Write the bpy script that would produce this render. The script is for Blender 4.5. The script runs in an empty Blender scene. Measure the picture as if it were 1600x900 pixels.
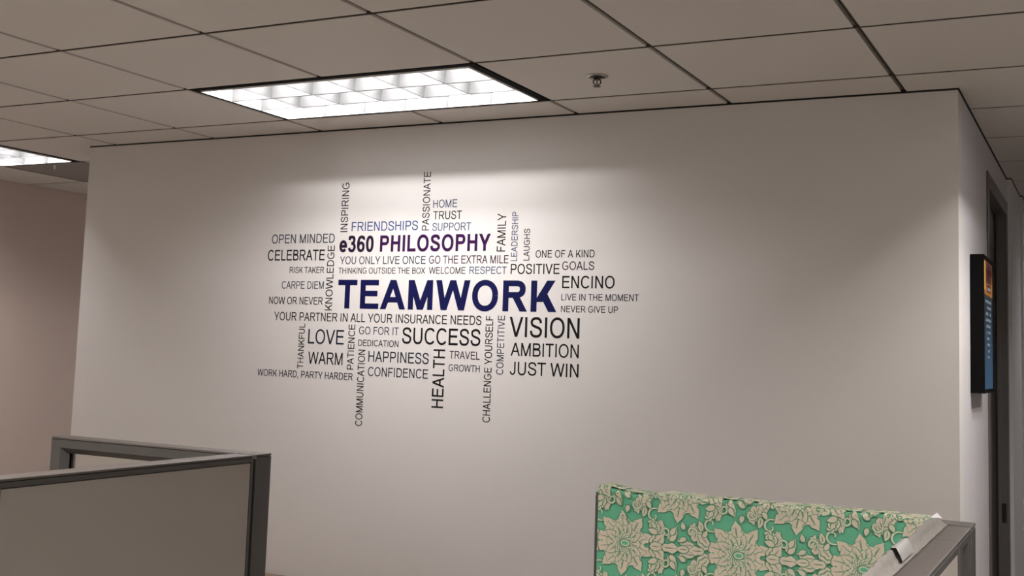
import bpy, bmesh, math, random
from mathutils import Matrix, Vector
random.seed(7)
sc = bpy.context.scene
COL = sc.collection
PI = math.pi

# ---------------------------------------------------------------- camera, world, exposure
cam_d = bpy.data.cameras.new('camera')
cam = bpy.data.objects.new('camera', cam_d); COL.objects.link(cam); sc.camera = cam
cam_d.sensor_width = 36; cam_d.lens = 1850.8 / 1600 * 36
cam_d.shift_x = 41.31 / 1600; cam_d.shift_y = -88.87 / 1600
cam_d.clip_start = 0.05
cam.matrix_world = Matrix.Translation((3.0511, -3.3397, 1.6549)) @ (Matrix.Rotation(0.486054, 4, 'Z') @ Matrix.Rotation(1.671371, 4, 'X') @ Matrix.Rotation(0.035074, 4, 'Z'))
sc.view_settings.view_transform = 'Standard'; sc.view_settings.look = 'None'
sc.view_settings.gamma = 1; sc.view_settings.use_curve_mapping = False
sc.view_settings.exposure = 0.0
world = bpy.data.worlds.new('room_ambient'); sc.world = world; world.use_nodes = True
world.node_tree.nodes['Background'].inputs[0].default_value = (0.9, 0.87, 0.85, 1)
world.node_tree.nodes['Background'].inputs[1].default_value = 0.02
# lamp tubes: power of one tube of the fixture in view and of the others (each lamp is made in make_light)
TUBE_MAIN, TUBE_ROOM, TUBE_WARM, TUBE_HALL, TUBE_LEFT = 9.9, 25.0, 14.5, 3.0, 9.5
C_MAIN, C_ROOM, C_WARM, C_HALL = (1.0, 0.955, 0.96), (1.0, 0.955, 0.92), (1.0, 0.94, 0.89), (1.0, 0.945, 0.95)

# ---------------------------------------------------------------- materials
def mat(name, col, rough=0.6, metal=0.0, noise=0.0, nscale=40.0, bump=0.0, bscale=200.0, emit=None, estr=0.0, spec=0.5, trans=0.0):
    m = bpy.data.materials.new(name); m.use_nodes = True
    nt = m.node_tree; b = nt.nodes['Principled BSDF']
    b.inputs['Base Color'].default_value = (*col, 1); b.inputs['Roughness'].default_value = rough
    b.inputs['Metallic'].default_value = metal; b.inputs['Specular IOR Level'].default_value = spec
    b.inputs['Transmission Weight'].default_value = trans
    tc = nt.nodes.new('ShaderNodeTexCoord')
    if noise:
        n = nt.nodes.new('ShaderNodeTexNoise'); n.inputs['Scale'].default_value = nscale; n.inputs['Detail'].default_value = 5
        nt.links.new(tc.outputs['Object'], n.inputs['Vector'])
        mx = nt.nodes.new('ShaderNodeMix'); mx.data_type = 'RGBA'
        mx.inputs[6].default_value = (*[c * (1 - noise) for c in col], 1); mx.inputs[7].default_value = (*[min(1, c * (1 + noise)) for c in col], 1)
        nt.links.new(n.outputs['Fac'], mx.inputs[0]); nt.links.new(mx.outputs[2], b.inputs['Base Color'])
    if bump:
        n2 = nt.nodes.new('ShaderNodeTexNoise'); n2.inputs['Scale'].default_value = bscale; n2.inputs['Detail'].default_value = 3
        nt.links.new(tc.outputs['Object'], n2.inputs['Vector'])
        bp = nt.nodes.new('ShaderNodeBump'); bp.inputs['Strength'].default_value = bump; bp.inputs['Distance'].default_value = 0.001
        nt.links.new(n2.outputs['Fac'], bp.inputs['Height']); nt.links.new(bp.outputs['Normal'], b.inputs['Normal'])
    if emit:
        b.inputs['Emission Color'].default_value = (*emit, 1); b.inputs['Emission Strength'].default_value = estr
    return m
M_WALL = mat('wall_paint', (0.66, 0.64, 0.62), 0.55, noise=0.012, nscale=60, bump=0.25, bscale=260, spec=0.3)
M_WALLB = mat('cool_lit_wall_paint', (0.63, 0.615, 0.64), 0.6, noise=0.012, nscale=60, bump=0.25, bscale=260, spec=0.3)  # cool tint of the hall lamp light put into the wall colour
M_WALLT = mat('tan_wall_paint', (0.60, 0.50, 0.44), 0.6, noise=0.02, nscale=60, bump=0.25, bscale=260, spec=0.3)
M_TILE = mat('mineral_fibre_tile', (0.66, 0.632, 0.595), 0.95, noise=0.03, nscale=160, bump=0.5, bscale=420, spec=0.1)
M_TEE = mat('shade_dark_grid_steel', (0.14, 0.125, 0.11), 0.7)  # slot shade put into the colour, the steel itself is white
M_CTEE = mat('shadowed_cross_tee', (0.07, 0.06, 0.052), 0.8, spec=.1)  # darker still, the shade of the cross slots is in the colour
M_SLAB = mat('dark_plenum', (0.03, 0.028, 0.026), 0.9)
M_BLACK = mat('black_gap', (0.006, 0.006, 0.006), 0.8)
M_CARPET = mat('carpet', (0.25, 0.217, 0.19), 1.0, noise=0.25, nscale=300, bump=0.8, bscale=500)
M_BASE = mat('rubber_baseboard', (0.09, 0.08, 0.07), 0.6)
M_LOUVER = mat('satin_aluminium_louver', (0.155, 0.157, 0.157), 0.4, metal=0.2)
M_REFL = mat('white_enamel_reflector', (0.9, 0.9, 0.9), 0.5)
M_FRAMEL = mat('black_light_frame', (0.004, 0.004, 0.004), 0.8, spec=0.1)
M_TUBE = mat('fluorescent_tube', (0.9, 0.9, 0.9), 0.4, emit=(1, 0.98, 0.96), estr=8.0)
M_PFRAME = mat('charcoal_panel_trim', (0.066, 0.062, 0.058), 0.45, noise=0.04, nscale=80, spec=0.4)
M_PCAP = mat('taupe_top_cap', (0.092, 0.078, 0.070), 0.45, noise=0.03, nscale=90)
M_PFAB = mat('grey_panel_fabric', (0.33, 0.30, 0.27), 0.95, noise=0.06, nscale=500, bump=0.5, bscale=900, spec=0.1)
M_GREEN = mat('green_cotton', (0.105, 0.345, 0.21), 0.9, noise=0.10, nscale=30, bump=0.3, bscale=900, spec=0.15)
M_GREEND = mat('dark_green_print', (0.11, 0.215, 0.13), 0.9, noise=0.05, nscale=60, spec=0.1)
M_CREAM = mat('cream_print', (0.50, 0.425, 0.335), 0.9, noise=0.14, nscale=45, spec=0.1)
M_CREAML = mat('pale_cream_edge', (0.46, 0.50, 0.36), 0.9, noise=0.08, nscale=60, spec=0.1)
M_BACKING = mat('cloth_back', (0.20, 0.183, 0.165), 0.85, noise=0.15, nscale=120, bump=0.5, bscale=300)
M_TAPE = mat('clear_tape', (0.30, 0.29, 0.28), 0.4, noise=0.05, nscale=90)
M_DOORF = mat('grey_metal_door_frame', (0.11, 0.10, 0.092), 0.42, noise=0.03, nscale=40)
M_DOOR = mat('dark_door_leaf', (0.015, 0.013, 0.012), 0.45, noise=0.1, nscale=15)
M_STEEL = mat('steel', (0.5, 0.5, 0.5), 0.25, metal=1.0)
M_CHROME = mat('dull_chrome', (0.45, 0.42, 0.40), 0.18, metal=1.0)
M_BRASS = mat('dark_sprinkler_metal', (0.03, 0.025, 0.022), 0.35, metal=0.5)
M_TV = mat('black_plastic', (0.003, 0.003, 0.003), 0.6, spec=0.08)
M_PERF = mat('grey_metal_grille', (0.26, 0.245, 0.22), 0.6, noise=0.05, nscale=60)
M_WOOD = mat('brown_laminate', (0.17, 0.115, 0.075), 0.5, noise=0.25, nscale=12)
M_GLASS = None
def glass():
    m = bpy.data.materials.new('panel_glass'); m.use_nodes = True; nt = m.node_tree
    nt.nodes.remove(nt.nodes['Principled BSDF']); out = nt.nodes['Material Output']
    t = nt.nodes.new('ShaderNodeBsdfTransparent'); t.inputs[0].default_value = (0.93, 0.92, 0.89, 1)
    g = nt.nodes.new('ShaderNodeBsdfGlossy'); g.inputs['Roughness'].default_value = 0.02
    f = nt.nodes.new('ShaderNodeValue'); f.outputs[0].default_value = 0.06
    x = nt.nodes.new('ShaderNodeMixShader')
    nt.links.new(f.outputs[0], x.inputs[0]); nt.links.new(t.outputs[0], x.inputs[1]); nt.links.new(g.outputs[0], x.inputs[2]); nt.links.new(x.outputs[0], out.inputs[0])
    return m
M_GLASS = glass()

# ---------------------------------------------------------------- mesh helpers
def bx(bm, x0, x1, y0, y1, z0, z1, bev=0.0):
    r = bmesh.ops.create_cube(bm, size=1.0)
    for v in r['verts']:
        v.co = Vector((x0 + (v.co.x + .5) * (x1 - x0), y0 + (v.co.y + .5) * (y1 - y0), z0 + (v.co.z + .5) * (z1 - z0)))
    if bev:
        es = list({e for v in r['verts'] for e in v.link_edges})
        bmesh.ops.bevel(bm, geom=es, offset=bev, segments=2, affect='EDGES', profile=0.5)
def box(*a, **k):
    bm = bmesh.new(); bx(bm, *a, **k); return bm
def prism(bm, pts, z0, z1):
    lo = [bm.verts.new((x, y, z0)) for x, y in pts]; hi = [bm.verts.new((x, y, z1)) for x, y in pts]
    n = len(pts)
    bm.faces.new(lo[::-1]); bm.faces.new(hi)
    for i in range(n): bm.faces.new((lo[i], lo[(i + 1) % n], hi[(i + 1) % n], hi[i]))
def lathe(bm, prof, c=(0, 0, 0), n=32):
    rings = []
    for r, z in prof:
        rings.append([bm.verts.new((c[0] + r * math.cos(2 * PI * k / n), c[1] + r * math.sin(2 * PI * k / n), c[2] + z)) for k in range(n)])
    for a, b in zip(rings, rings[1:]):
        for k in range(n): bm.faces.new((a[k], a[(k + 1) % n], b[(k + 1) % n], b[k]))
    bm.faces.new(rings[0][::-1]); bm.faces.new(rings[-1])
def tube(bm, pts, r, n=10):
    pts = [Vector(p) for p in pts]; rings = []
    for i, p in enumerate(pts):
        d = (pts[min(i + 1, len(pts) - 1)] - pts[max(i - 1, 0)]).normalized()
        u = d.orthogonal().normalized() if abs(d.x) > .9 or True else None
        u = Vector((0, 1, 0)); u = (u - d * u.dot(d))
        if u.length < .1: u = Vector((1, 0, 0)) - d * d.x
        u.normalize(); w = d.cross(u)
        rings.append([bm.verts.new(p + r * (u * math.cos(2 * PI * k / n) + w * math.sin(2 * PI * k / n))) for k in range(n)])
    for a, b in zip(rings, rings[1:]):
        for k in range(n): bm.faces.new((a[k], a[(k + 1) % n], b[(k + 1) % n], b[k]))
    bm.faces.new(rings[0][::-1]); bm.faces.new(rings[-1])
def obj(name, bm, m, parent=None, smooth=False, fix=True):
    me = bpy.data.meshes.new(name)
    if fix: bmesh.ops.recalc_face_normals(bm, faces=bm.faces)
    bm.to_mesh(me); bm.free()
    for k in (m if isinstance(m, (list, tuple)) else [m]): me.materials.append(k)
    if smooth:
        for p in me.polygons: p.use_smooth = True
    o = bpy.data.objects.new(name, me); COL.objects.link(o)
    if parent: o.parent = parent
    return o
def struct(name, bm, m, parent=None, label=None):
    o = obj(name, bm, m, parent)
    if not parent: o['kind'] = 'structure'
    if label: o['label'] = label
    return o
def tag(o, label, cat, group=None):
    o['label'] = label; o['category'] = cat
    if group: o['group'] = group
    return o
def thing(name, label, cat, loc=(0, 0, 0), rotz=0, group=None):
    o = bpy.data.objects.new(name, None); COL.objects.link(o)
    o.location = loc; o.rotation_euler = (0, 0, rotz); o.empty_display_size = .1
    return tag(o, label, cat, group)

# ---------------------------------------------------------------- room shell
G, H = 0.61, 2.59
XL, XR, YW = -1.3865, 2.6127, 0.857           # the block that carries the word cloud
RX0, RX1, RY0, RY1 = -2.93, 5.49, -6.1, 6.1
JOG = 2.965
o = struct('floor', box(RX0, RX1, RY0, RY1, -0.1, 0), M_CARPET, label='brown grey carpet floor')
ZT = 2.584
bm = bmesh.new(); bx(bm, XL, XR, YW, YW + .12, 0, ZT); struct('wall_front', bm, M_WALL, label='off-white wall that carries the word cloud')
DY0, DY1, DZ = 1.945, 2.895, 2.412            # door opening
bm = bmesh.new()
bx(bm, XR - .12, XR, YW + .12, DY0, 0, ZT); bx(bm, XR - .12, XR, DY1, JOG, 0, ZT); bx(bm, XR - .12, XR, DY0, DY1, DZ, ZT)
bx(bm, XR - .12, XR + .022, JOG, 3.62, 0, ZT); bx(bm, XR - .12, XR + .034, 3.62, RY1, 0, ZT)
struct('wall_hall', bm, M_WALLB, label='white side wall of the hallway, cool lamp light put into its colour')
struct('wall_corridor', box(XL, XL + .12, YW + .12, RY1, 0, ZT), M_WALL)
struct('wall_left', box(RX0 - .12, RX0, RY0, RY1, 0, 2.75), M_WALLT, label='tan wall along the left corridor')
struct('wall_right', box(RX1, RX1 + .12, RY0, RY1, 0, 2.75), M_WALL)
struct('wall_back', box(RX0 - .12, RX1 + .12, RY0 - .12, RY0, 0, 2.75), M_WALL)
bm = bmesh.new(); bx(bm, RX0 - .12, XL + .12, RY1, RY1 + .12, 0, 2.75); bx(bm, XR - .12, RX1 + .12, RY1, RY1 + .12, 0, 2.75)
struct('wall_end', bm, M_WALL)
# black strip painted as the shadow line where the block meets the ceiling
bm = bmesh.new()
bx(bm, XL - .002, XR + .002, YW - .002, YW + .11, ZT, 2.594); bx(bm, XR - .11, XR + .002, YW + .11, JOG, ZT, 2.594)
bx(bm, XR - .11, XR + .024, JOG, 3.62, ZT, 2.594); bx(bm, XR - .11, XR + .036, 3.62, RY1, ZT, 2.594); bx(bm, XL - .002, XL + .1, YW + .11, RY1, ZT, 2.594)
struct('shadow_line_1', bm, M_BLACK, label='black strip painted as the shadow line along the top of the wall')
bm = bmesh.new()
bx(bm, XL - .008, XR + .008, YW - .008, YW, 0, .1); bx(bm, XR, XR + .008, YW, 1.885, 0, .1)
struct('baseboard_front', bm, M_BASE)
struct('baseboard_left', box(RX0, RX0 + .008, RY0, RY1, 0, .1), M_BASE)

# ceiling: dark slab above, tees with a slot, one mesh per tile
LIGHTS = {}   # cells taken by fixtures
def cells(i0, i1, j0, j1): return {(i, j) for i in range(i0, i1) for j in range(j0, j1)}
FIX = [  # i0, j0, nx, ny, tube power, colour, group/label key
    (0, 0, 2, 1, TUBE_MAIN, C_MAIN, 'main'), (-4, 0, 1, 2, TUBE_LEFT, C_MAIN, 'left'),
    (5, 0, 1, 2, TUBE_WARM, C_WARM, 'room'), (5, 6, 1, 2, TUBE_HALL, C_HALL, 'room'), (5, -4, 2, 1, TUBE_ROOM, C_ROOM, 'room'),  # the right cubicle fixture is unseen, added to brighten the panel faces
    (0, -4, 2, 1, TUBE_ROOM, C_ROOM, 'room'), (5, -8, 2, 1, TUBE_ROOM, C_ROOM, 'room'), (-4, -5, 2, 1, TUBE_ROOM, C_ROOM, 'room'),
    (0, -8, 2, 1, TUBE_ROOM, C_ROOM, 'room'), (-4, 6, 1, 2, TUBE_LEFT, C_MAIN, 'room')]
taken = set()
for f in FIX: taken |= cells(f[0], f[0] + f[2], f[1], f[1] + f[3])
VENT = (-4, 2); taken.add(VENT)
ceil = struct('ceiling', box(RX0 - .12, RX1 + .12, RY0 - .12, RY1 + .12, 2.75, 2.83), M_SLAB, label='suspended ceiling of square tiles')
full = None; GAP = .0095
for i in range(-5, 9):
    for j in range(-10, 10):
        if (i, j) in taken: continue
        x0, x1, y0, y1 = i * G + GAP, (i + 1) * G - GAP, j * G + GAP, (j + 1) * G - GAP
        whole = True
        if i == -5: x0 = RX0 + .002; whole = False
        polys = None
        if j == 1 and -3 < i < 4: y1 = YW - .004; whole = False
        elif j == 1 and i == -3: polys = [(x0, y0), (x1, y0), (x1, YW - .004), (XL - .004, YW - .004), (XL - .004, y1), (x0, y1)]
        elif j == 1 and i == 4: polys = [(x0, y0), (x1, y0), (x1, y1), (XR + .004, y1), (XR + .004, YW - .004), (x0, YW - .004)]
        elif j > 1 and -3 < i < 4: continue
        elif j > 1 and i == -3: x1 = XL - .004; whole = False
        elif j > 1 and i == 4: x0 = XR + .004 ; whole = False
        if whole and not polys:
            if full is None:
                o = obj('ceiling_tile', box(-.2955, .2955, -.2955, .2955, 0, .016, bev=.0012), M_TILE, ceil); full = o.data
            else:
                o = bpy.data.objects.new('ceiling_tile', full); COL.objects.link(o); o.parent = ceil
            o.location = ((x0 + x1) / 2, (y0 + y1) / 2, H)
        else:
            bm = bmesh.new()
            prism(bm, polys or [(x0, y0), (x1, y0), (x1, y1), (x0, y1)], H, H + .016)
            obj('ceiling_tile', bm, M_TILE, ceil)
def tee_bm(bm, a0, a1, c, axis, zt=H + .006):
    # two flanges, shade put into their dark colour, with a slot between
    for s in (-1, 1):
        e0, e1 = sorted((c + s * .0024, c + s * .0066))
        if axis == 'y': bx(bm, e0, e1, a0, a1, zt, zt + .012)
        else: bx(bm, a0, a1, c + s * .0069 - .0024, c + s * .0069 + .0024, H + .002, H + .012)
def tees():
    for i in range(-4, 9):
        spans = [(RY0, RY1)]
        if -3 < i <= 4: spans = [(RY0, YW - .003)]
        c = i * G; out = []
        for a, b in spans:
            cuts = sorted((f[1] * G, (f[1] + f[3]) * G) for f in FIX if f[0] < i < f[0] + f[2])
            p = a
            for q0, q1 in cuts: out.append((p, q0)); p = q1
            out.append((p, b))
        bm = bmesh.new()
        for a, b in out: tee_bm(bm, a, b, c, 'y')
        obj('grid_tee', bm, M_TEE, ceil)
    for j in range(-9, 10):
        spans = [(RX0, RX1)] if j < 2 else [(RX0, XL - .003), (XR + .003 + (.034 if j >= 5 else .0), RX1)]
        out = []
        for a, b in spans:
            cuts = sorted((f[0] * G, (f[0] + f[2]) * G) for f in FIX if f[1] < j < f[1] + f[3])
            p = a
            for q0, q1 in cuts:
                if a < q0 < b: out.append((p, q0)); p = q1
            out.append((p, b))
        bm = bmesh.new()
        for a, b in out: tee_bm(bm, a, b, j * G, 'x')
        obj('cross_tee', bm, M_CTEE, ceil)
tees()

# door in the hallway wall
door = struct('door_1', box(XR - .088, XR - .046, DY0 + .012, DY1 - .012, .008, DZ - .012, bev=.002), M_DOOR, label='dark door set deep in a grey metal frame')
bm = bmesh.new()
JX0, JX1 = XR - .118, XR + .006
for y0, y1, s in ((1.887, DY0 + .012, 1), (DY1 - .012, 2.952, -1)):
    bx(bm, XR, JX1, y0, y1, 0, 2.466, bev=.002)                       # face trim
ye = DY0 + .012
bx(bm, JX0, XR, DY0, DY0 + .012, 0, DZ); bx(bm, JX0, XR, DY1 - .012, DY1, 0, DZ)        # reveals
bx(bm, XR - .040, XR - .026, DY0 + .012, DY0 + .028, 0, DZ - .012); bx(bm, XR - .040, XR - .026, DY1 - .028, DY1 - .012, 0, DZ - .012)   # stops
bx(bm, JX0, XR, DY0, DY1, DZ - .012, DZ)
bx(bm, XR, JX1, DY0 + .0125, DY1 - .0125, DZ - .012, 2.466, bev=.002)
obj('door_frame', bm, M_DOORF, door)
obj('strike_plate', box(XR - .030, XR - .006, DY1 - .0145, DY1 - .012, .93, 1.02), M_BLACK, door)

# ---------------------------------------------------------------- recessed louver fixtures
def blade_bm(L, h=.058, wb=.0042, wt=.017, n=5):
    bm = bmesh.new(); prof = []
    for k in range(n + 1):
        t = k / n; prof.append((wb / 2 + (wt - wb) / 2 * t ** 2.2, h * t))
    ring = [(a, z) for a, z in prof] + [(-a, z) for a, z in prof[::-1]]
    A = [bm.verts.new((-L / 2, y, z)) for y, z in ring]; B = [bm.verts.new((L / 2, y, z)) for y, z in ring]
    bm.faces.new(A[::-1]); bm.faces.new(B); m = len(ring)
    for k in range(m): bm.faces.new((A[k], A[(k + 1) % m], B[(k + 1) % m], B[k]))
    return bm
LW, LH = 1.22, .61
def make_light(label, loc, rot, power, color, group=None):
    t = thing('ceiling_light', label, 'ceiling light', loc, rot, group)
    a, b = LW / 2 - .004, LH / 2 - .004
    fr = .030                                  # black frame ring
    bm = bmesh.new()
    for (x0, x1, y0, y1) in ((-a, a, -b, -b + fr), (-a, a, b - fr, b), (-a, -a + fr, -b + fr, b - fr), (a - fr, a, -b + fr, b - fr)):
        bx(bm, x0, x1, y0, y1, .001, .016)
    obj('light_frame', bm, M_FRAMEL, t)
    ia, ib = a - fr - .004, b - fr - .004       # louver outline
    bm = bmesh.new(); zt = .0195
    for (x0, x1, y0, y1) in ((-ia - .003, ia + .003, -ib - .003, -ib), (-ia - .003, ia + .003, ib, ib + .003), (-ia - .003, -ia, -ib, ib), (ia, ia + .003, -ib, ib)):
        bx(bm, x0, x1, y0, y1, -.004, .1)
    bx(bm, -ia - .003, ia + .003, -ib - .003, ib + .003, .1, .104)
    obj('reflector', bm, M_REFL, t)
    rows = [(-ib + (2 * ib) * (k + .5) / 3) for k in range(3)]
    cross = blade_bm(2 * ib / 3 - .003).copy if False else None
    long_me = None; cross_me = None
    for k in (1, 2):
        if long_me is None: ob = obj('long_louver_blade', blade_bm(2 * ia, wb=.009, wt=.018), M_LOUVER, t); long_me = ob.data
        else: ob = bpy.data.objects.new('long_louver_blade', long_me); COL.objects.link(ob); ob.parent = t
        ob.location = (0, -ib + 2 * ib * k / 3, -.004)
    for c in range(1, 6):
        for r in range(3):
            if cross_me is None: ob = obj('cross_louver_blade', blade_bm(2 * ib / 3 - .004), M_LOUVER, t); cross_me = ob.data
            else: ob = bpy.data.objects.new('cross_louver_blade', cross_me); COL.objects.link(ob); ob.parent = t
            ob.rotation_euler = (0, 0, PI / 2); ob.location = (-ia + 2 * ia * c / 6, rows[r], -.0038)
    tm = None
    for r in range(3):
        if tm is None:
            bm = bmesh.new(); tube(bm, [(-ia + .02, 0, 0), (ia - .02, 0, 0)], .012, 12); ob = obj('lamp_tube', bm, M_TUBE, t, smooth=False); tm = ob.data
        else: ob = bpy.data.objects.new('lamp_tube', tm); COL.objects.link(ob); ob.parent = t
        ob.location = (0, rows[r], .080)
        ld = bpy.data.lights.new('tube_glow', 'AREA'); ld.shape = 'RECTANGLE'; ld.size = 2 * ia - .06; ld.size_y = .02
        ld.energy = power; ld.color = color
        lo = bpy.data.objects.new('tube_glow', ld); COL.objects.link(lo); lo.parent = t; lo.location = (0, rows[r], .0665)
    return t
for (i0, j0, nx, ny, pw, colr, key) in FIX:
    cx, cy = (i0 + nx / 2) * G, (j0 + ny / 2) * G
    rot = PI / 2 if ny > nx else 0
    if key == 'main': make_light('large lit louvered ceiling light above the word cloud wall', (cx, cy, H), rot, pw, colr)
    elif key == 'left': make_light('partly seen lit louvered ceiling light in the left corridor', (cx, cy, H), rot, pw, colr)
    else:
        where = {(5, 0): 'just past the right end of the word cloud wall', (5, 6): 'deep in the hallway past the door', (5, -4): 'added unseen over the right cubicle, right of the camera',
                 (0, -4): 'over the left cubicle, behind the glazed panel', (5, -8): 'at the right rear of the office', (-4, -5): 'at the far left of the office beside the tan wall',
                 (0, -8): 'at the middle rear of the office', (-4, 6): 'deep in the left corridor'}[(i0, j0)]
        make_light('lit louvered ceiling light ' + where, (cx, cy, H), rot, pw, colr, 'ceiling lights out of the picture')

# grey return-air panel beside the left light
vt = thing('air_return_panel', 'dark grey square panel in the ceiling behind the left corridor light', 'ceiling vent', ((VENT[0] + .5) * G, (VENT[1] + .5) * G, H))
bm = bmesh.new(); bx(bm, -.296, .296, -.296, .296, .001, .010, bev=.001); obj('face_plate', bm, M_PERF, vt)
bm = bmesh.new()
for a in ((-.303, .303, -.303, -.297), (-.303, .303, .297, .303), (-.303, -.297, -.297, .297), (.297, .303, -.297, .297)): bx(bm, *a, -.001, .012)
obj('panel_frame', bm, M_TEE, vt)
obj('latch', box(.043, .049, -.256, -.250, -.022, .001), M_REFL, vt)['label'] = 'small white latch'

# fire sprinkler
sp = thing('fire_sprinkler', 'small metal fire sprinkler hanging from the ceiling right of the large light', 'sprinkler', (1.535, .296, H))
bm = bmesh.new(); lathe(bm, [(.034, -.0002), (.0375, -.001), (.0375, -.0025), (.034, -.0042), (.0275, -.0046)], n=40); obj('escutcheon_ring', bm, M_CHROME, sp, smooth=True)
bm = bmesh.new(); lathe(bm, [(.028, -.0040), (.0275, -.0056), (.016, -.0072), (.011, -.010)], n=36); obj('escutcheon_cup', bm, M_BRASS, sp, smooth=True)
bm = bmesh.new(); lathe(bm, [(.010, -.009), (.012, -.011), (.012, -.020), (.008, -.021)], n=24); obj('threaded_body', bm, M_BRASS, sp)
for s in (-1, 1):
    bm = bmesh.new()
    d = Vector((math.cos(.48), math.sin(.48)))
    pts = [(s * r * d.x, s * r * d.y, z) for r, z in ((.010, -.018), (.0125, -.026), (.012, -.034), (.008, -.041), (.002, -.047))]
    tube(bm, pts, .0021, 8); obj('frame_arm', bm, M_BRASS, sp, smooth=True)
bm = bmesh.new(); lathe(bm, [(.0028, -.020), (.0028, -.034), (.004, -.040), (.005, -.046), (.003, -.049)], n=12); obj('glass_bulb', bm, M_CHROME, sp)
bm = bmesh.new(); lathe(bm, [(.013, -.0495), (.0135, -.0503), (.013, -.051)], n=28); obj('deflector', bm, M_BRASS, sp)

for ch in sp.children:                     # shorten the hanging part
    if ch.name.split('.')[0] not in ('escutcheon_ring', 'escutcheon_cup'):
        for v in ch.data.vertices: v.co.z = -.006 + (v.co.z + .009) * .74

# ---------------------------------------------------------------- word decals: a drawn sans alphabet, stroke weight w in units of 1/1000 em
def glyphs(w, bold):
    h = 716; k = w * .9                 # k = weight of horizontal bars
    R = lambda x0, y0, x1, y1: [(x0, y0), (x1, y0), (x1, y1), (x0, y1)]
    D = lambda xb, xt, y0, y1, q: [(xb, y0), (xb + q, y0), (xt + q, y1), (xt, y1)]
    def rib(pts, ww=None):              # constant-width ribbon -> quads
        ww = ww or w; out = []; L = []; Rr = []
        for i, p in enumerate(pts):
            a = pts[max(i - 1, 0)]; b = pts[min(i + 1, len(pts) - 1)]
            dx, dy = b[0] - a[0], b[1] - a[1]; n = math.hypot(dx, dy) or 1
            wd = ww * (k / w * abs(dx / n) + abs(dy / n)) / max(1e-6, 1) if True else ww
            wd = ww * math.sqrt((dy / n) ** 2 + (k / w * dx / n) ** 2)
            L.append((p[0] - dy / n * wd / 2, p[1] + dx / n * wd / 2)); Rr.append((p[0] + dy / n * wd / 2, p[1] - dx / n * wd / 2))
        return [('strip', L, Rr)]
    def arc(cx, cy, rx, ry, a0, a1, n=22, e=2.0):
        pts = []
        for i in range(n + 1):
            a = math.radians(a0 + (a1 - a0) * i / n); c, s = math.cos(a), math.sin(a)
            pts.append((cx + rx * math.copysign(abs(c) ** (2 / e), c), cy + ry * math.copysign(abs(s) ** (2 / e), s)))
        return pts
    def cr(P, n=6):                      # smooth curve through points
        P = [P[0]] + list(P) + [P[-1]]; out = []
        for i in range(1, len(P) - 2):
            for s in range(n):
                t = s / n; q = []
                for d in (0, 1):
                    a, b, c, e = P[i - 1][d], P[i][d], P[i + 1][d], P[i + 2][d]
                    q.append(.5 * (2 * b + (c - a) * t + (2 * a - 5 * b + 4 * c - e) * t * t + (3 * b - a - 3 * c + e) * t ** 3))
                out.append(tuple(q))
        out.append(P[-2]); return out
    hw, hk = w / 2, k / 2; dq = w * 1.10
    g = {}
    ax = 333
    g['A'] = (722 if bold else 667, [D(0 if not bold else 0, (ax if not bold else 361) - dq / 2, 0, h, dq), D((667 if not bold else 722) - dq, (ax if not bold else 361) - dq / 2, 0, h, dq),
              R(150 if not bold else 160, 205 if not bold else 165, 517 if not bold else 562, (205 if not bold else 165) + k)])
    g['E'] = (667, [R(79, 0, 79 + w, h), R(79 + w, h - k, 610, h), R(79 + w, 380 - hk, 580, 380 + hk), R(79 + w, 0, 620, k)])
    g['F'] = (611, [R(79, 0, 79 + w, h), R(79 + w, h - k, 565, h), R(79 + w, 365 - hk, 515, 365 + hk)])
    g['H'] = (722, [R(79, 0, 79 + w, h), R(642 - w, 0, 642, h), R(79 + w, 380 - hk, 642 - w, 380 + hk)])
    g['I'] = (278, [R(139 - hw, 0, 139 + hw, h)])
    g['L'] = (556 if not bold else 611, [R(75, 0, 75 + w, h), R(75 + w, 0, 528 if not bold else 575, k)])
    g['T'] = (611, [R(305 - hw, 0, 305 + hw, h - k), R(22, h - k, 590, h)])
    g['N'] = (722, [R(77, 0, 77 + w, h), R(642 - w, 0, 642, h), D(642 - w * 1.12, 77, 0, h, w * 1.12)])
    g['M'] = (833, [R(75, 0, 75 + w * .96, h), R(758 - w * .96, 0, 758, h), D(416 - dq / 2, 75, 0, h, dq), D(416 - dq / 2, 758 - dq, 0, h, dq)])
    g['V'] = (667, [D(333 - dq / 2, 2, 0, h, dq), D(333 - dq / 2, 664 - dq, 0, h, dq)])
    dw = w * 1.05
    g['W'] = (944, [D(235 - dw / 2, 8, 0, h, dw), D(235 - dw / 2, 472 - dw / 2, 0, h, dw), D(709 - dw / 2, 472 - dw / 2, 0, h, dw), D(709 - dw / 2, 936 - dw, 0, h, dw)])
    dx_ = w * 1.25
    g['X'] = (667, [D(4, 655 - dx_, 0, h, dx_), D(662 - dx_, 14, 0, h, dx_)])
    g['Y'] = (667, [R(333 - hw, 0, 333 + hw, 305), D(333 - dq / 2, 3, 265, h, dq * 1.05), D(333 - dq / 2, 664 - dq * 1.05, 265, h, dq * 1.05)])
    kk = w * 1.36
    g['K'] = (667 if not bold else 722, [R(75, 0, 75 + w, h), D(75 + w * .6, 640 - kk + (40 if bold else 0), 225, h, kk), D((665 if not bold else 722) - kk, 245 if not bold else 270, 0, 430, kk)])
    # round letters
    g['O'] = (778, rib(arc(390, 358, 342 - hw, 370 - hk, 0, 360, 40, 2.15)))
    g['C'] = (722, rib(arc(388, 358, 338 - hw, 370 - hk, 38, 322, 30, 2.15)))
    g['G'] = (778, rib(arc(398, 358, 345 - hw, 370 - hk, 42, 316, 30, 2.15)) + [R(708 - w, 100, 708, 375), R(400, 375 - k, 708 - w, 375)])
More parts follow.
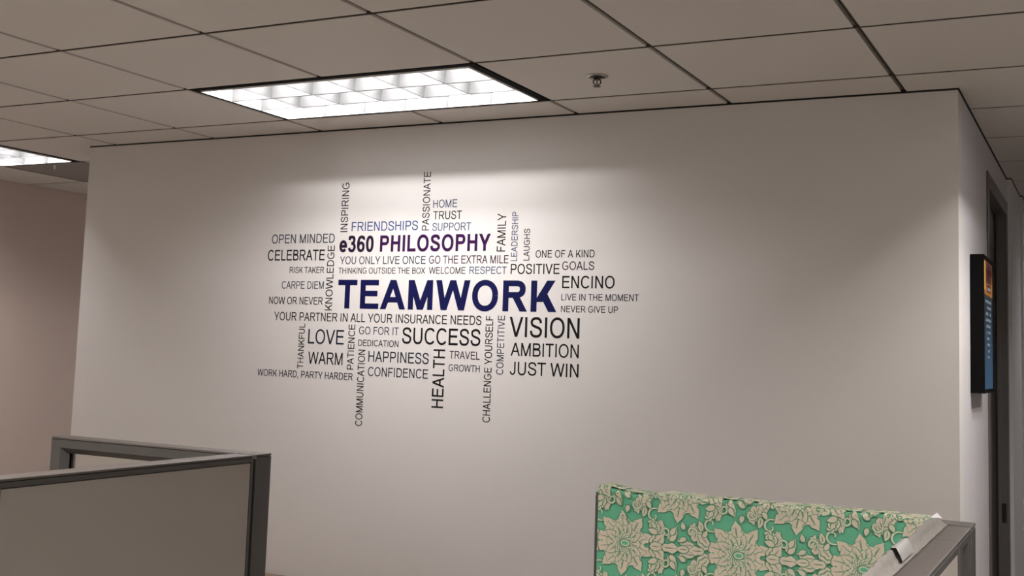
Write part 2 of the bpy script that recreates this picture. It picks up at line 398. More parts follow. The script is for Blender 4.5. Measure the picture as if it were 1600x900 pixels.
    g['D'] = (722, [R(83, 0, 83 + w, h)] + rib([(83 + w, h - hk), (330, h - hk)] + arc(340, 358, 333 - hw, 358 - hk, 90, -90, 24, 2.3) + [(330, hk), (83 + w, hk)]))
    g['U'] = (722, rib([(79 + hw, h), (79 + hw, 300)] + arc(360, 270, 281 - hw, 282 - hk, 180, 360, 24, 2.3) + [(641 - hw, 300), (641 - hw, h)]))
    g['J'] = (500 if not bold else 556, rib([(425 - hw, h), (425 - hw, 230)] + arc(228, 210, 197 - hw, 222 - hk, 0, -172, 20, 2.2)))
    m_ = 383
    g['P'] = (667, [R(77, 0, 77 + w, h)] + rib([(77 + w, h - hk), (380, h - hk)] + arc(400, 500, 222 - hw, 216 - hk, 90, -90, 18, 2.3) + [(380, 284 + hk), (77 + w, 284 + hk)]))
    g['R'] = (722, [R(79, 0, 79 + w, h)] + rib([(79 + w, h - hk), (420, h - hk)] + arc(440, 515, 220 - hw, 201 - hk, 90, -90, 18, 2.3) + [(420, 314 + hk), (79 + w, 314 + hk)]) + [D(708 - w * 1.25, 400 - w * .5, 0, 330, w * 1.25)])
    g['B'] = (667, [R(73, 0, 73 + w, h)] + rib([(73 + w, h - hk), (370, h - hk)] + arc(390, 540, 205 - hw, 176 - hk, 90, -90, 16, 2.3) + [(370, 364 + hk), (73 + w, 364 + hk)])
              + rib([(73 + w, 410 - hk), (380, 410 - hk)] + arc(400, 205, 228 - hw, 205 - hk, 90, -90, 16, 2.3) + [(380, hk), (73 + w, hk)]))
    s_ = hw - 45
    g['S'] = (667, rib(cr([(570 - s_, 505), (540 - s_, 600 - s_ / 2), (455, 668 - s_), (333, 684 - s_), (205, 660 - s_), (130 + s_, 590), (120 + s_, 515), (170 + s_, 430), (333, 373), (490 - s_, 325), (572 - s_, 250), (570 - s_, 160), (520 - s_, 80 + s_), (440, 42 + s_), (335, 31 + s_), (210, 50 + s_), (120 + s_, 125), (90 + s_, 235)])))
    g['3'] = (556, rib(cr([(40 + hw, 530), (90 + hw * .5, 640), (180, 690 - s_), (270, 690 - s_), (400 - s_, 640), (440 - s_, 535), (400 - s_, 430), (310, 385), (230, 380)])) + rib(cr([(230, 385), (320, 385), (430 - s_, 330), (475 - s_, 215), (430 - s_, 90 + s_), (330, 35 + s_ * .8), (250, 28 + s_), (140, 65 + s_), (38 + hw, 190)])))
    g['6'] = (556, rib(arc(283, 228, 240 - hw, 240 - hk, 0, 360, 30, 2.1)) + rib(cr([(505 - hw, 540), (450, 640 - s_), (360, 690 - s_), (280, 690 - s_), (160 + s_, 620), (100 + s_ * .7, 480), (80 + s_ * .9, 350), (82 + s_, 215)])))
    g['0'] = (556, rib(arc(278, 354, 236 - hw, 370 - hk, 0, 360, 32, 2.3)))
    g['e'] = (556, rib(arc(278, 260, 242 - hw, 272 - hk, 0, 322, 30, 2.1)) + [R(60, 260 - hk, 278 + 242, 260 + hk)])
    g[','] = (278, [R(90, 0, 90 + w * 1.05, w * 1.05), D(90, 125, -130, 0, w * .6)])
    g[' '] = (278, [])
    return g
GREG, GMED, GBOLD = glyphs(97, False), glyphs(105, False), glyphs(150, True)
def word_mesh(text, G_):
    bm = bmesh.new(); x = 0; t = 1.0; z = 0
    for ch in text:
        adv, shp = G_[ch]
        for s in shp:
            z += .01                                    # pieces of a letter overlap: a hair of offset each
            if s[0] == 'strip':
                L, R_ = s[1], s[2]
                a = [bm.verts.new((p[0] + x, p[1], t + z)) for p in L]; b = [bm.verts.new((p[0] + x, p[1], t + z)) for p in R_]
                a2 = [bm.verts.new((p[0] + x, p[1], 0)) for p in L]; b2 = [bm.verts.new((p[0] + x, p[1], 0)) for p in R_]
                for i in range(len(a) - 1):
                    if (Vector(L[i]) - Vector(L[i + 1])).length + (Vector(R_[i]) - Vector(R_[i + 1])).length < 1e-3: continue
                    bm.faces.new((a[i], b[i], b[i + 1], a[i + 1]))
                    bm.faces.new((a[i], a[i + 1], a2[i + 1], a2[i])); bm.faces.new((b[i + 1], b[i], b2[i], b2[i + 1]))
                bm.faces.new((a[0], a2[0], b2[0], b[0])); bm.faces.new((a[-1], b[-1], b2[-1], a2[-1]))
            else:
                prism(bm, [(p[0] + x, p[1]) for p in s], 0, t + z)
        x += adv
    xs = [v.co.x for v in bm.verts]
    return bm, min(xs), max(xs)
INK = {}
def ink(name, c):
    if name not in INK: INK[name] = mat('vinyl_' + name, c, 0.6, noise=0.05, nscale=50, spec=0.12)
    return INK[name]
K, Dn, SB, SL, BL, PU, PL, NV = (('black', (.008, .007, .008)), ('midnight', (.012, .016, .035)), ('slate_blue', (.045, .075, .14)), ('slate', (.04, .05, .075)), ('blue', (.03, .07, .20)),
                         ('purple', (.035, .004, .055)), ('plum', (.035, .012, .03)), ('navy', (.004, .005, .055)))
WORDS = [
 ("OPEN MINDED", -.2380, .0996, 2.0951, 2.1351, 0, SL, 0), ("CELEBRATE", -.2559, .0521, 2.0193, 2.0664, 0, K, 1), ("RISK TAKER", -.1321, .0526, 1.9643, 1.9911, 0, K, 0),
 ("FRIENDSHIPS", .1850, .5159, 2.1435, 2.1832, 0, BL, 0), ("e360 PHILOSOPHY", .1263, .8587, 2.0541, 2.1236, 0, PU, 2), ("YOU ONLY LIVE ONCE", .1323, .5590, 2.0023, 2.0355, 0, SL, 0),
 ("GO THE EXTRA MILE", .5754, .9416, 2.0034, 2.0361, 0, PL, 0), ("THINKING OUTSIDE THE BOX", .1276, .5592, 1.9618, 1.9872, 0, K, 0), ("WELCOME", .5775, .7480, 1.9615, 1.9890, 0, K, 0),
 ("RESPECT", .7668, .9346, 1.9612, 1.9908, 0, SB, 0), ("HOME", .5850, .6983, 2.2347, 2.2676, 0, SB, 0), ("TRUST", .5872, .7218, 2.1859, 2.2203, 0, K, 0), ("SUPPORT", .5851, .7665, 2.1388, 2.1713, 0, SB, 0),
 ("POSITIVE", .9527, 1.1648, 1.9609, 2.0012, 0, K, 1), ("ONE OF A KIND", 1.0601, 1.3095, 2.0252, 2.0544, 0, K, 0), ("GOALS", 1.1753, 1.3097, 1.9769, 2.0098, 0, PL, 0), ("ENCINO", 1.1773, 1.3946, 1.9063, 1.9537, 0, K, 1),
 ("LIVE IN THE MOMENT", 1.1758, 1.4924, 1.8591, 1.8847, 0, Dn, 0), ("NEVER GIVE UP", 1.1756, 1.4107, 1.8134, 1.8383, 0, K, 0), ("CARPE DIEM", -.1704, .0544, 1.8955, 1.9285, 0, SL, 0), ("NOW OR NEVER", -.2355, .0531, 1.8274, 1.8595, 0, K, 0),
 ("TEAMWORK", .1300, 1.1562, 1.8130, 1.9354, 0, NV, 2), ("YOUR PARTNER IN ALL YOUR INSURANCE NEEDS", -.2035, .8298, 1.7565, 1.7931, 0, K, 0), ("LOVE", -.0145, .1714, 1.6592, 1.7214, 0, Dn, 0), ("WARM", -.0089, .1700, 1.5726, 1.6248, 0, K, 0),
 ("WORK HARD, PARTY HARDER", -.2787, .2256, 1.5112, 1.5408, 0, Dn, 0), ("GO FOR IT", .2466, .4440, 1.7059, 1.7382, 0, SL, 0), ("DEDICATION", .2462, .4447, 1.6569, 1.6832, 0, K, 0), ("SUCCESS", .4611, .8279, 1.6724, 1.7392, 0, K, 1),
 ("HAPPINESS", .2994, .5928, 1.5924, 1.6371, 0, Dn, 0), ("CONFIDENCE", .3008, .5914, 1.5331, 1.5708, 0, Dn, 0), ("TRAVEL", .6891, .8273, 1.6183, 1.6495, 0, PL, 0), ("GROWTH", .6872, .8294, 1.5683, 1.5955, 0, Dn, 0),
 ("VISION", .9554, 1.2556, 1.7131, 1.7917, 0, K, 1), ("AMBITION", .9643, 1.2549, 1.6390, 1.6906, 0, K, 0), ("JUST WIN", .9631, 1.2561, 1.5651, 1.6165, 0, K, 0),
 ("INSPIRING", .1276, .1636, 2.1408, 2.3547, 1, K, 0), ("PASSIONATE", .5352, .5686, 2.1414, 2.3861, 1, K, 0), ("KNOWLEDGE", .0660, .1021, 1.8036, 2.0834, 1, K, 0), ("FAMILY", .8871, .9250, 2.0508, 2.2042, 1, K, 0),
 ("LEADERSHIP", .9519, .9791, 2.0122, 2.2090, 1, SB, 0), ("LAUGHS", 1.0071, 1.0329, 2.0145, 2.1404, 1, K, 0), ("THANKFUL", -.0650, -.0337, 1.5510, 1.7443, 1, K, 0), ("PATIENCE", .1937, .2265, 1.5559, 1.7458, 1, K, 0),
 ("COMMUNICATION", .2485, .2825, 1.3232, 1.6410, 1, K, 0), ("HEALTH", .6141, .6682, 1.4179, 1.6536, 1, K, 1), ("CHALLENGE YOURSELF", .8497, .8824, 1.3735, 1.7935, 1, K, 0), ("COMPETITIVE", .9034, .9346, 1.5630, 1.7959, 1, SL, 0)]
CN = {'black': 'black', 'midnight': 'very dark blue', 'slate_blue': 'slate blue', 'slate': 'dark slate', 'blue': 'blue', 'purple': 'bold purple', 'plum': 'dark plum', 'navy': 'large bold navy blue'}
for (tx, x0, x1, z0, z1, vert, (cn, cc), wt) in WORDS:
    GG = (GREG, GMED, GBOLD)[wt]
    bm, a, b = word_mesh(tx, GG)
    T = .0004
    for v in bm.verts:
        u = (v.co.x - a) / (b - a); q = v.co.y / 716.0; d = v.co.z * T
        if vert: v.co = Vector((x1 + (x0 - x1) * q, YW - d, z0 + (z1 - z0) * u))
        else: v.co = Vector((x0 + (x1 - x0) * u, YW - d, z0 + (z1 - z0) * q))
    c0 = Vector(((x0 + x1) / 2, YW, (z0 + z1) / 2))
    for v in bm.verts: v.co -= c0
    mats = [ink(cn, cc)]
    if tx.startswith('e360'):
        mats.append(ink('dark_plum_digits', (.018, .006, .028)))
        lim = .385 * .0 + (x0 + (x1 - x0) * (4 * 556 + 139) / (b - a)) - c0.x
        for f in bm.faces:
            if f.calc_center_median().x < lim: f.material_index = 1
    o = obj('word_decal', bm, mats, fix=False); o.location = c0
    words = tx.capitalize() if not tx.startswith('e360') else 'philosophy'
    how = 'running upward on the off-white wall' if vert else 'on the off-white wall'
    if tx.startswith('e360'): lab = 'bold purple heading ending in PHILOSOPHY on the off-white wall'
    elif len(tx.split()) > 4: lab = CN[cn] + ' vinyl phrase ' + ' '.join(tx.split()[:3]) + ' on the off-white wall, longest line of the word cloud' if 'PARTNER' in tx else CN[cn] + ' vinyl phrase ' + tx + ' on the off-white wall'
    else: lab = CN[cn] + ' vinyl ' + ('word ' if ' ' not in tx else 'phrase ') + tx + ' ' + how
    tag(o, lab, 'wall decal', 'word cloud decals')

# ---------------------------------------------------------------- cubicle panels (local: x along the panel, y across it)
PH, PT = 1.35, .064
def frame_panel(label, x, y, L, rot, kind='fabric', extra=0.0):
    """x,y = one end on the panel's centre line; runs L metres along local +x"""
    t = thing('cubicle_panel', label, 'office partition', (x, y, 0), rot)
    h = PT / 2; st = .0085 if kind == 'fabric' else .038
    if kind == 'filler': st = .05
    obj('top_cap', box(-extra, L, -h, h, PH - .006, PH, bev=.0015), M_PCAP, t)
    rz = PH - (.032 if kind == 'glazed' else .0195)
    bm = bmesh.new(); bx(bm, .001, L - .001, -h + .004, h - .004, PH - .0075, PH - .006); obj('shadow_groove', bm, M_BLACK, t)
    obj('top_rail', box(0, L, -h, h, rz, PH - .0075, bev=.0007), M_PFRAME, t)
    obj('base_rail', box(0, L, -h, h, .02, .12, bev=.002), M_PFRAME, t)
    for a in (.06, L - .06):
        bm = bmesh.new(); lathe(bm, [(.02, 0), (.02, .006), (.006, .007), (.006, .02)], (a, 0, 0), 16); obj('levelling_foot', bm, M_STEEL, t)
    for a in (0, L - st):
        obj('stile', box(a, a + st, -h, h, .12, rz, bev=.001), M_PFRAME, t)
    if kind == 'glazed':
        gb = .80
        obj('cross_rail', box(st, L - st, -h, h, gb - .04, gb, bev=.001), M_PFRAME, t)
        obj('fabric_insert', box(st, L - st, -h + .005, h - .005, .12, gb - .04), M_PFAB, t)
        # sloping glazing beads on both faces
        bm = bmesh.new(); b, d = .017, .024; x0, x1, z0, z1 = st, L - st, gb, rz
        for s in (-1, 1):
            o_ = [(x0, z0), (x1, z0), (x1, z1), (x0, z1)]; i_ = [(x0 + b, z0 + b), (x1 - b, z0 + b), (x1 - b, z1 - b), (x0 + b, z1 - b)]
            O = [bm.verts.new((p[0], s * h, p[1])) for p in o_]; I = [bm.verts.new((p[0], s * (h - d), p[1])) for p in i_]; Bk = [bm.verts.new((p[0], s * (h - d), p[1])) for p in o_]
            for k in range(4):
                q = (k + 1) % 4
                bm.faces.new((O[k], O[q], I[q], I[k])); bm.faces.new((I[k], I[q], Bk[q], Bk[k])); bm.faces.new((Bk[k], Bk[q], O[q], O[k]))
        obj('glazing_bead', bm, M_PFRAME, t)
        obj('glass_pane', box(x0 + .002, x1 - .002, -.003, .003, z0 + .002, z1 - .002), M_GLASS, t)
    elif kind == 'filler':
        obj('metal_insert', box(st, L - st, -h + .010, h - .010, .12, rz), M_PFRAME, t)
    else:
        for s in (-1, 1):
            y0, y1 = sorted((s * .003, s * (h - .001)))
            obj('fabric_insert', box(st + .002, L - st - .002, y0, y1, .1235, rz - .002, bev=.0015), M_PFAB, t)
        obj('core', box(st, L - st, -.0029, .0029, .12, rz), M_BLACK, t)
    return t
def post(label, x, y, s=.066):
    t = thing('corner_post', label, 'partition post', (x, y, 0))
    h = s / 2
    obj('post_cap', box(-h, h, -h, h, PH - .006, PH + .0005, bev=.0015), M_PCAP, t)
    obj('cap_groove', box(-h + .004, h - .004, -h + .004, h - .004, PH - .0075, PH - .006), M_BLACK, t)
    obj('post_body', box(-h, h, -h, h, .0, PH - .0075, bev=.0015), M_PFRAME, t)
    return t
# left cubicle: a fabric panel running towards the wall, a corner post, a glazed panel running left
FX = .980
cxL = FX - PT / 2
post('dark corner post where the two left cubicle panels meet', FX - .033, -.648 - .033, .066)
PY1 = -.648 - .066 - .012
frame_panel('near grey fabric cubicle panel running towards the wall at bottom left', cxL, PY1 - .845, .845, PI / 2)
frame_panel('grey cubicle panel beyond the left picture edge, in line with the near one', cxL, PY1 - .85 - .83, .83, PI / 2)
frame_panel('glazed cubicle panel with a dark frame between left corner post and corridor', .195, -.648 - .033, FX - .066 - .195 - .002, 0, 'glazed')
# right cubicle
RXF = 2.811; RCX = RXF - PT / 2; RY = -.768
post('dark corner post of the right cubicle beside the hallway', RXF - .033, RY - .033, .066)
frame_panel('right cubicle panel under the green floral cloth, parallel to the wall', 2.028, RY - .033, RXF - .066 - 2.028 - .003, 0)
frame_panel('narrow dark metal filler panel next to the right corner post', RCX, RY - .066 - .014 - .205, .205, PI / 2, 'filler', extra=.0072)
frame_panel('cubicle panel running towards the camera at bottom right', RCX, RY - .066 - .014 - .205 - .008 - .9, .9, PI / 2)

# ---------------------------------------------------------------- green damask cloth over the right panel
YF = RY - .066 - .002            # plane just in front of the panel face
CX0, CX1, CZ0, CZ1 = 2.036, 2.741, .80, 1.3535
def topz(x):                     # uneven hem along the top
    u = (x - CX0) / (CX1 - CX0)
    return CZ1 + .006 * math.exp(-(u / .06) ** 2) - .003 * math.exp(-((u - .14) / .05) ** 2) + .0012 * math.sin(u * 31) + .0008 * math.sin(u * 67)
def wave(x, z):
    u = (x - CX0); d = max(0, CZ1 - z)
    return -.0009 * math.sin(u * 38 + 3 * z) * math.exp(-d * 9) - .0012 * math.sin(u * 13 + 9 * z) - .0015 * math.exp(-((u - .055 - d * .6) / .016) ** 2) * math.exp(-d * 14) - .002
cloth = thing('patterned_cloth', 'green and cream floral cloth draped over the right cubicle panel', 'cloth', ((CX0 + CX1) / 2, YF, CZ1))
CO = Vector(((CX0 + CX1) / 2, YF, CZ1))
bm = bmesh.new(); NX, NZ = 150, 90; grid = []
for i in range(NX + 1):
    x = CX0 + (CX1 - CX0) * i / NX; tz = topz(x); colv = []
    for k in range(NZ + 1):
        z = CZ0 + (tz - CZ0) * (k / NZ)
        colv.append(bm.verts.new(Vector((x, YF + wave(x, z), z)) - CO))
    for (dy, dz) in ((.004, .0024), (.020, .003), (.045, .003), (.066, .0028), (.0695, -.004), (.071, -.02)):       # over the top cap and down the back
        colv.append(bm.verts.new(Vector((x, YF + dy, tz + dz)) - CO))
    grid.append(colv)
for i in range(NX):
    for k in range(len(grid[0]) - 1): bm.faces.new((grid[i][k], grid[i + 1][k], grid[i + 1][k + 1], grid[i][k + 1]))
obj('cloth_sheet', bm, M_GREEN, cloth, smooth=True)
# printed leaves: thin shapes listed back to front, material 0 dark outline, 1 cream, 2 pale edge, 3 green
def leaf(L, W, bend=0., n=9, tip=.78, lob=0):
    l, r = [], []
    for i in range(n + 1):
        t = i / n; w = W / 2 * (math.sin(PI * t ** tip) ** .8 if 0 < t < 1 else 0)
        if lob: w *= 1 + .22 * math.sin(t * PI * 2 * lob + .6)
        a = bend * t; x = L * t * math.cos(a * .6); y = L * t * math.sin(a * .6)
        l.append((x - w * math.sin(a), y + w * math.cos(a))); r.append((x + w * math.sin(a), y - w * math.cos(a)))
    return l, r
def spiral(r, turns, w, n=20, s=1):
    l, rr = [], []
    for i in range(n + 1):
        t = i / n; a = s * turns * 2 * PI * t; q = r * (1 - .80 * t); ww = w * (1 - .3 * t) * (.35 + .65 * min(1, t * 4 + .2))
        l.append(((q + ww / 2) * math.cos(a), (q + ww / 2) * math.sin(a))); rr.append(((q - ww / 2) * math.cos(a), (q - ww / 2) * math.sin(a)))
    return l, rr
def disc(r, n=10, sx=1.):
    return [(r * sx * math.cos(PI * i / n), r * math.sin(PI * i / n)) for i in range(n + 1)], [(r * sx * math.cos(PI * i / n), -r * math.sin(PI * i / n)) for i in range(n + 1)]
def xf(s, ang, x, y):
    c, d = math.cos(ang), math.sin(ang)
    return [[(x + p[0] * c - p[1] * d, y + p[0] * d + p[1] * c) for p in side] for side in s]
SH = []
def put(s, ang, x, y, m): SH.append((xf(s, ang, x, y), m))
def petal(L, W, ang, x, y, bend=0., vein=True, lob=0):
    put(leaf(L + .0040, W + .0048, bend, lob=lob), ang, x - .0020 * math.cos(ang), y - .0020 * math.sin(ang), 0)
    put(leaf(L + .0008, W + .0008, bend, lob=lob), ang, x, y, 2)
    put(leaf(L - .0016, W - .0022, bend, lob=lob), ang, x + .0008 * math.cos(ang), y + .0008 * math.sin(ang), 1)
    if vein: put(leaf(L * .66, .0019, bend), ang, x + .12 * L * math.cos(ang), y + .12 * L * math.sin(ang), 0)
def curl(r, turns, w, ang, x, y, s=1):
    put(spiral(r, turns, w + .0022, s=s), ang, x, y, 0); put(spiral(r, turns, w, s=s), ang, x, y, 2)
def half_motif():
    # upper half (y > 0); mirrored afterwards
    for a in (14, 50, 90, 130, 166):                      # outer leafy clusters
        c, d = math.cos(math.radians(a)), math.sin(math.radians(a))
        bx0, by0 = .020 * c, .020 * d
        petal(.038, .019, math.radians(a - 34), bx0, by0, -.55, lob=2); petal(.038, .019, math.radians(a + 34), bx0, by0, .55, lob=2)
        petal(.047, .023, math.radians(a), bx0, by0, .15, lob=3)
    for a, x, y, L, W, b in ((60, .070, .016, .040, .018, .5), (110, .084, .018, .036, .017, -.6), (35, .096, .018, .032, .015, .6), (140, -.070, .020, .034, .016, .5), (80, -.088, .018, .040, .018, -.5), (48, -.098, .034, .024, .012, .4), (160, -.100, .012, .022, .013, .3)):
        petal(L, W, math.radians(a), x, y, b, lob=2)
    curl(.016, .9, .0042, math.radians(60), .066, .062, 1)
    for a in (30, 70, 110, 150):
        c, d = math.cos(math.radians(a)), math.sin(math.radians(a))
        petal(.026, .014, math.radians(a - 28), .013 * c, .013 * d, -.5); petal(.026, .014, math.radians(a + 28), .013 * c, .013 * d, .5)
        petal(.031, .016, math.radians(a), .012 * c, .012 * d, 0)
    for a in (160, 125, 90, 55, 20): petal(.025, .013, math.radians(a), 0, 0, .2)
    for a in (153, 129, 105, 80, 56, 31, 7): petal(.019, .009, math.radians(a), 0, 0, 0, vein=False)
    # right hand stem, u .062 .. .125
    petal(.034, .016, math.radians(60), .060, .004, -.7, lob=2); petal(.032, .017, math.radians(28), .066, .004, .6, lob=2)
    curl(.011, 1.15, .0038, math.radians(200), .092, .030, -1)
    petal(.022, .011, math.radians(100), .076, .030, .6); petal(.020, .010, math.radians(150), .074, .026, .3, vein=False)
    petal(.018, .009, math.radians(20), .100, .016, .6, vein=False); petal(.017, .009, math.radians(75), .104, .026, -.4, vein=False)
    for k in range(5): petal(.010, .0075, math.radians(72 * k + 15), .064, .046, 0, vein=False)
    put(disc(.0022), 0, .064, .046, 2)
    # left fan, u -.125 .. -.062
    petal(.034, .015, math.radians(150), -.058, .006, -.6, lob=2); petal(.030, .015, math.radians(118), -.058, .012, .6, lob=2); petal(.026, .012, math.radians(168), -.086, .008, .3)
    curl(.012, 1.1, .004, math.radians(-40), -.092, .036, 1)
    petal(.020, .010, math.radians(75), -.074, .040, .7); petal(.015, .008, math.radians(30), -.070, .030, .7, vein=False)
    petal(.016, .008, math.radians(190), -.104, .022, .5, vein=False); petal(.014, .008, math.radians(120), -.108, .040, -.4, vein=False)
half_motif(); top_half = list(SH); SH.clear()
mir = [([[(p[0], -p[1]) for p in side] for side in s], m) for s, m in top_half]
petal(.030, .016, 0, .058, 0, 0); petal(.040, .018, 0, .084, 0, 0, lob=2); petal(.034, .016, PI, -.066, 0, 0, lob=2); petal(.026, .013, PI, -.098, 0, 0)
put(disc(.0085, sx=1.5), 0, .004, 0, 0); put(disc(.0066, sx=1.5), 0, .004, 0, 2); put(disc(.004, sx=1.8), 0, .004, 0, 3)
MOTIF = [v for pair in zip(top_half, mir) for v in pair] + list(SH)
def clip(poly, x0, x1, z0, z1f):
    for f in (lambda p: p[0] - x0, lambda p: x1 - p[0], lambda p: p[1] - z0, lambda p: z1f(p[0]) - p[1]):
        out = []
        for i in range(len(poly)):
            a, b = poly[i], poly[(i + 1) % len(poly)]; fa, fb = f(a), f(b)
            if fa >= 0: out.append(a)
            if fa * fb < 0:
                t = fa / (fa - fb); out.append((a[0] + (b[0] - a[0]) * t, a[1] + (b[1] - a[1]) * t))
        poly = out
        if len(poly) < 3: return None
    return poly
def on_cloth(x, s_, off):
    tz = topz(x)
    if s_ <= tz - .002: return Vector((x, YF + wave(x, s_) - off, s_))
    d = s_ - tz + .002
    if d < .004: a = d / .004; return Vector((x, YF + wave(x, tz) * (1 - a) - off * (1 - a), tz - .002 + .0045 * a + off * a))
    return Vector((x, YF + d, tz + .0034 + off))
PITCH, ROW = .2535, .124
bm = bmesh.new()
for row in range(-2, 2):
    for c in range(-2, 5):
        ox = 2.099 + c * PITCH + (PITCH / 2 if row % 2 else 0); oz = 1.2465 + row * ROW
        for k, (s, m) in enumerate(MOTIF):
            off = .0012 + .000003 * k
            l, r = s
            for i in range(len(l) - 1):
                q0 = [(p[0] * 1.06 + ox, p[1] * 1.05 + oz) for p in (l[i], r[i], r[i + 1], l[i + 1])]
                if max(p[0] for p in q0) < CX0 or min(p[0] for p in q0) > CX1 or min(p[1] for p in q0) > CZ1 + .07 or max(p[1] for p in q0) < CZ0: continue
                nw = 1 if math.dist(q0[0], q0[1]) + math.dist(q0[2], q0[3]) < .008 else 3
                mixp = lambda a, b, t: (a[0] + (b[0] - a[0]) * t, a[1] + (b[1] - a[1]) * t)
                for wq in range(nw):
                  q = [mixp(q0[0], q0[1], wq / nw), mixp(q0[0], q0[1], (wq + 1) / nw), mixp(q0[3], q0[2], (wq + 1) / nw), mixp(q0[3], q0[2], wq / nw)]
                  q = clip(q, CX0 + .001, CX1 - .001, CZ0, lambda x: topz(x) + .064)
                  if not q: continue
                  vs = []
                  for p in q:
                    if not vs or (abs(vs[-1][0] - p[0]) + abs(vs[-1][1] - p[1]) > 1e-6): vs.append(p)
                  if len(vs) < 3: continue
                  f = bm.faces.new([bm.verts.new(on_cloth(p[0], p[1], off) - CO) for p in vs])
                  f.material_index = m
o = obj('floral_print', bm, [M_GREEND, M_CREAM, M_CREAML, M_GREEN], cloth, fix=False); o['kind'] = 'stuff'
for ch in cloth.children: ch.location = (0, 0, 0)

# ruffled cloth back standing along the inner edge of the near right panel
rf = thing('ruffled_cloth_strip', 'pale ruffled strip of cloth folded over the edge of the panel at bottom right', 'cloth', (2.747, -1.3, PH))
bm = bmesh.new(); N = 160; y0, y1 = -2.0, -.845; cols = []
for i in range(N + 1):
    t = i / N; y = y0 + (y1 - y0) * t; r = math.sin(t * 190) * .0012 + math.sin(t * 71) * .0010
    hgt = .022 + .003 * math.sin(t * 17) - .006 * max(0, (t - .9) / .1)
    cols.append([bm.verts.new((x_, y + 1.3, z_)) for x_, z_ in ((-.004 + r * .3, -.5), (-.004 + r * .6, -.1), (-.004 + r, -.01), (-.001 + r, hgt * .6), (.003 + r * 1.4, hgt), (.006 + r * 1.4, hgt - .001), (.009 + r, hgt * .5), (.014 + r * .4, .003), (.022 + r * .3, .0022))])
for i in range(N):
    for k in range(8): bm.faces.new((cols[i][k], cols[i + 1][k], cols[i + 1][k + 1], cols[i][k + 1]))
o = obj('strip', bm, M_BACKING, rf, smooth=True)
bm = bmesh.new()
P = [(-.008, -.004), (-.0055, .014), (.001, .0245), (.008, .025), (.0145, .012), (.018, .006)]
c2 = [[bm.verts.new((x_ + .0015, y + .0 + 1.3 + .004 * math.sin(k * 2.1), z_ + .0015)) for k, (x_, z_) in enumerate(P)] for y in (-1.40, -1.36, -1.32, -1.28)]
for a, b in zip(c2, c2[1:]):
    for k in range(len(P) - 1): bm.faces.new((a[k], b[k], b[k + 1], a[k + 1]))
obj('tape_patch', bm, M_TAPE, rf, smooth=True)['label'] = 'shiny pale tape patch'
bm = bmesh.new(); prism(bm, [(-.012, 0), (.010, 0), (.0, .010)], -.0005, .0005)
for v in bm.verts: v.co = Vector((v.co.x + .002, v.co.z + 1.3 - .85, v.co.y + .0125))
obj('tape_tip', bm, M_REFL, rf)['label'] = 'small white upright tape tip'

# ---------------------------------------------------------------- wall display in the hallway
TY0, TY1, TZ0, TZ1, TX = 1.206, 1.585, 1.566, 2.060, XR + .044
tv = thing('wall_display', 'thin black upright display on the hallway wall beside the door', 'display', (XR, (TY0 + TY1) / 2, TZ0))
tv_o = Vector((XR, (TY0 + TY1) / 2, TZ0))
def tvobj(name, bm, m, par=None, lab=None):
    for v in bm.verts: v.co -= tv_o
    o = obj(name, bm, m, par or tv)
    if lab: o['label'] = lab
    return o
tvobj('casing', box(XR + .0005, TX, TY0, TY1, TZ0, TZ1, bev=.002), M_TV)
bm = bmesh.new(); b_ = .014
for a in ((TY0, TY1, TZ0, TZ0 + b_), (TY0, TY1, TZ1 - b_, TZ1), (TY0, TY0 + b_, TZ0 + b_, TZ1 - b_), (TY1 - b_, TY1, TZ0 + b_, TZ1 - b_)): bx(bm, TX - .001, TX + .003, *a)
tvobj('bezel', bm, M_TV)
def screen_mat(name, lo, hi, z0, z1, s):
    m = bpy.data.materials.new(name); m.use_nodes = True; nt = m.node_tree; b = nt.nodes['Principled BSDF']
    tc = nt.nodes.new('ShaderNodeTexCoord'); sx = nt.nodes.new('ShaderNodeSeparateXYZ'); mr = nt.nodes.new('ShaderNodeMapRange')
    mr.inputs[1].default_value = z0; mr.inputs[2].default_value = z1
    rp = nt.nodes.new('ShaderNodeMix'); rp.data_type = 'RGBA'; rp.inputs[6].default_value = (*lo, 1); rp.inputs[7].default_value = (*hi, 1)
    ns = nt.nodes.new('ShaderNodeTexNoise'); ns.inputs['Scale'].default_value = 14; mt = nt.nodes.new('ShaderNodeMath'); mt.operation = 'MULTIPLY_ADD'; mt.inputs[1].default_value = .7; mt.inputs[2].default_value = -.35
    ad = nt.nodes.new('ShaderNodeMath'); ad.use_clamp = True
    L = nt.links.new
    L(tc.outputs['Object'], sx.inputs[0]); L(sx.outputs[2], mr.inputs[0]); L(tc.outputs['Object'], ns.inputs['Vector']); L(ns.outputs['Fac'], mt.inputs[0]); L(mr.outputs[0], ad.inputs[0]); L(mt.outputs[0], ad.inputs[1])
    L(ad.outputs[0], rp.inputs[0]); L(rp.outputs[2], b.inputs['Emission Color']); b.inputs['Emission Strength'].default_value = s; b.inputs['Base Color'].default_value = (.01, .01, .01, 1); b.inputs['Roughness'].default_value = .3
    return m
M_SB = screen_mat('screen_blue', (.02, .13, .27), (.012, .035, .06), .02, .34, .42)
M_SO = screen_mat('screen_orange', (.50, .17, .02), (.08, .02, .015), .36, .48, .6)
M_SW = mat('screen_pale_text', (.02, .02, .02), .4, emit=(.55, .62, .68), estr=.28)
M_SD = mat('screen_dark_picture', (.01, .01, .01), .4, emit=(.10, .02, .02), estr=.4)
M_SY = mat('screen_yellow', (.01, .01, .01), .4, emit=(1., .5, .10), estr=.6)
sy0, sy1, sz0, sz1 = TY0 + b_, TY1 - b_, TZ0 + b_, TZ1 - b_
zs = sz1 - .125
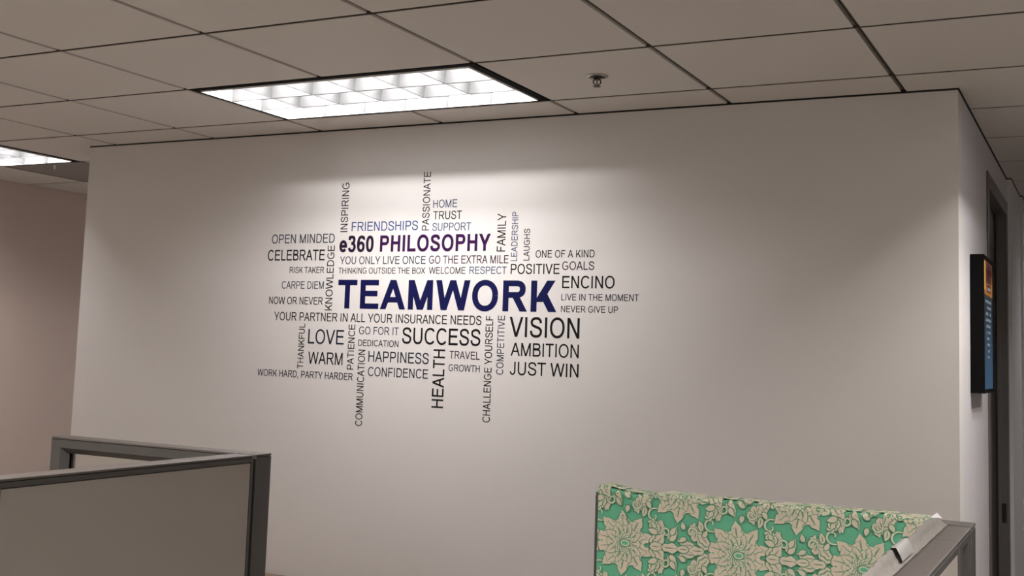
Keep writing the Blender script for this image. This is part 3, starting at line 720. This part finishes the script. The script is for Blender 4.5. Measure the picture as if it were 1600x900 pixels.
scr = tvobj('screen', box(TX - .0005, TX + .0005, sy0, sy1, sz0, zs), M_SB, lab='blue lit screen area with rows of pale text')
tvobj('picture_area', box(TX - .0005, TX + .0006, sy0, sy1, zs, sz1), M_SO, lab='orange lit picture at the top of the screen')
bm = bmesh.new(); bx(bm, TX + .0006, TX + .0009, sy0, sy0 + .07, zs + .015, sz1 - .004); tvobj('yellow_glow', bm, M_SY)
bm = bmesh.new()
for a in ((.10, .30, .045, .10), (.14, .33, .075, .118), (.13, .27, .012, .04)): bx(bm, TX + .0007, TX + .0010, sy0 + a[0], sy0 + a[1], zs + a[2], zs + a[3])
tvobj('dark_figure', bm, M_SD)
bm = bmesh.new()
bx(bm, TX + .0011, TX + .0014, sy0 + .14, sy0 + .26, zs + .018, zs + .030)
for k in range(10):
    z = zs - .028 - k * .0225; wdt = .12 - .009 * k
    mid = (sy0 + sy1) / 2 + .01; n = 4; seg = wdt * 2 / n
    for q in range(n):
        if (k * 3 + q * 2) % 7 == 3: continue
        y = mid - wdt + q * seg
        bx(bm, TX + .0006, TX + .0009, y, y + seg * .8, z, z + .010)
o = tvobj('text_rows', bm, M_SW); o['kind'] = 'stuff'

# ---------------------------------------------------------------- low cabinet against the wall, only its top back edge is in view
cb = thing('low_cabinet', 'low brown cabinet against the wall, its top just showing beside the left post', 'cabinet', (-.2, .62, 0))
obj('body', box(-1.0, .9, -.20, .215, .05, .65, bev=.002), M_WOOD, cb); obj('worktop', box(-1.02, .92, -.22, .228, .65, .675, bev=.003), M_WOOD, cb)
obj('plinth', box(-.98, .88, -.18, .2, 0, .05), M_BASE, cb)
for k in range(4):
    x0 = -1.0 + k * .475
    d = obj('cabinet_door', box(x0 + .003, x0 + .472, -.218, -.2, .055, .645, bev=.002), M_WOOD, cb)
    bm = bmesh.new(); tube(bm, [(x0 + .38, -.236, .58), (x0 + .44, -.236, .58)], .004, 8); bx(bm, x0 + .385, x0 + .39, -.236, -.218, .577, .583); bx(bm, x0 + .43, x0 + .435, -.236, -.218, .577, .583)
    obj('handle', bm, M_STEEL, d)
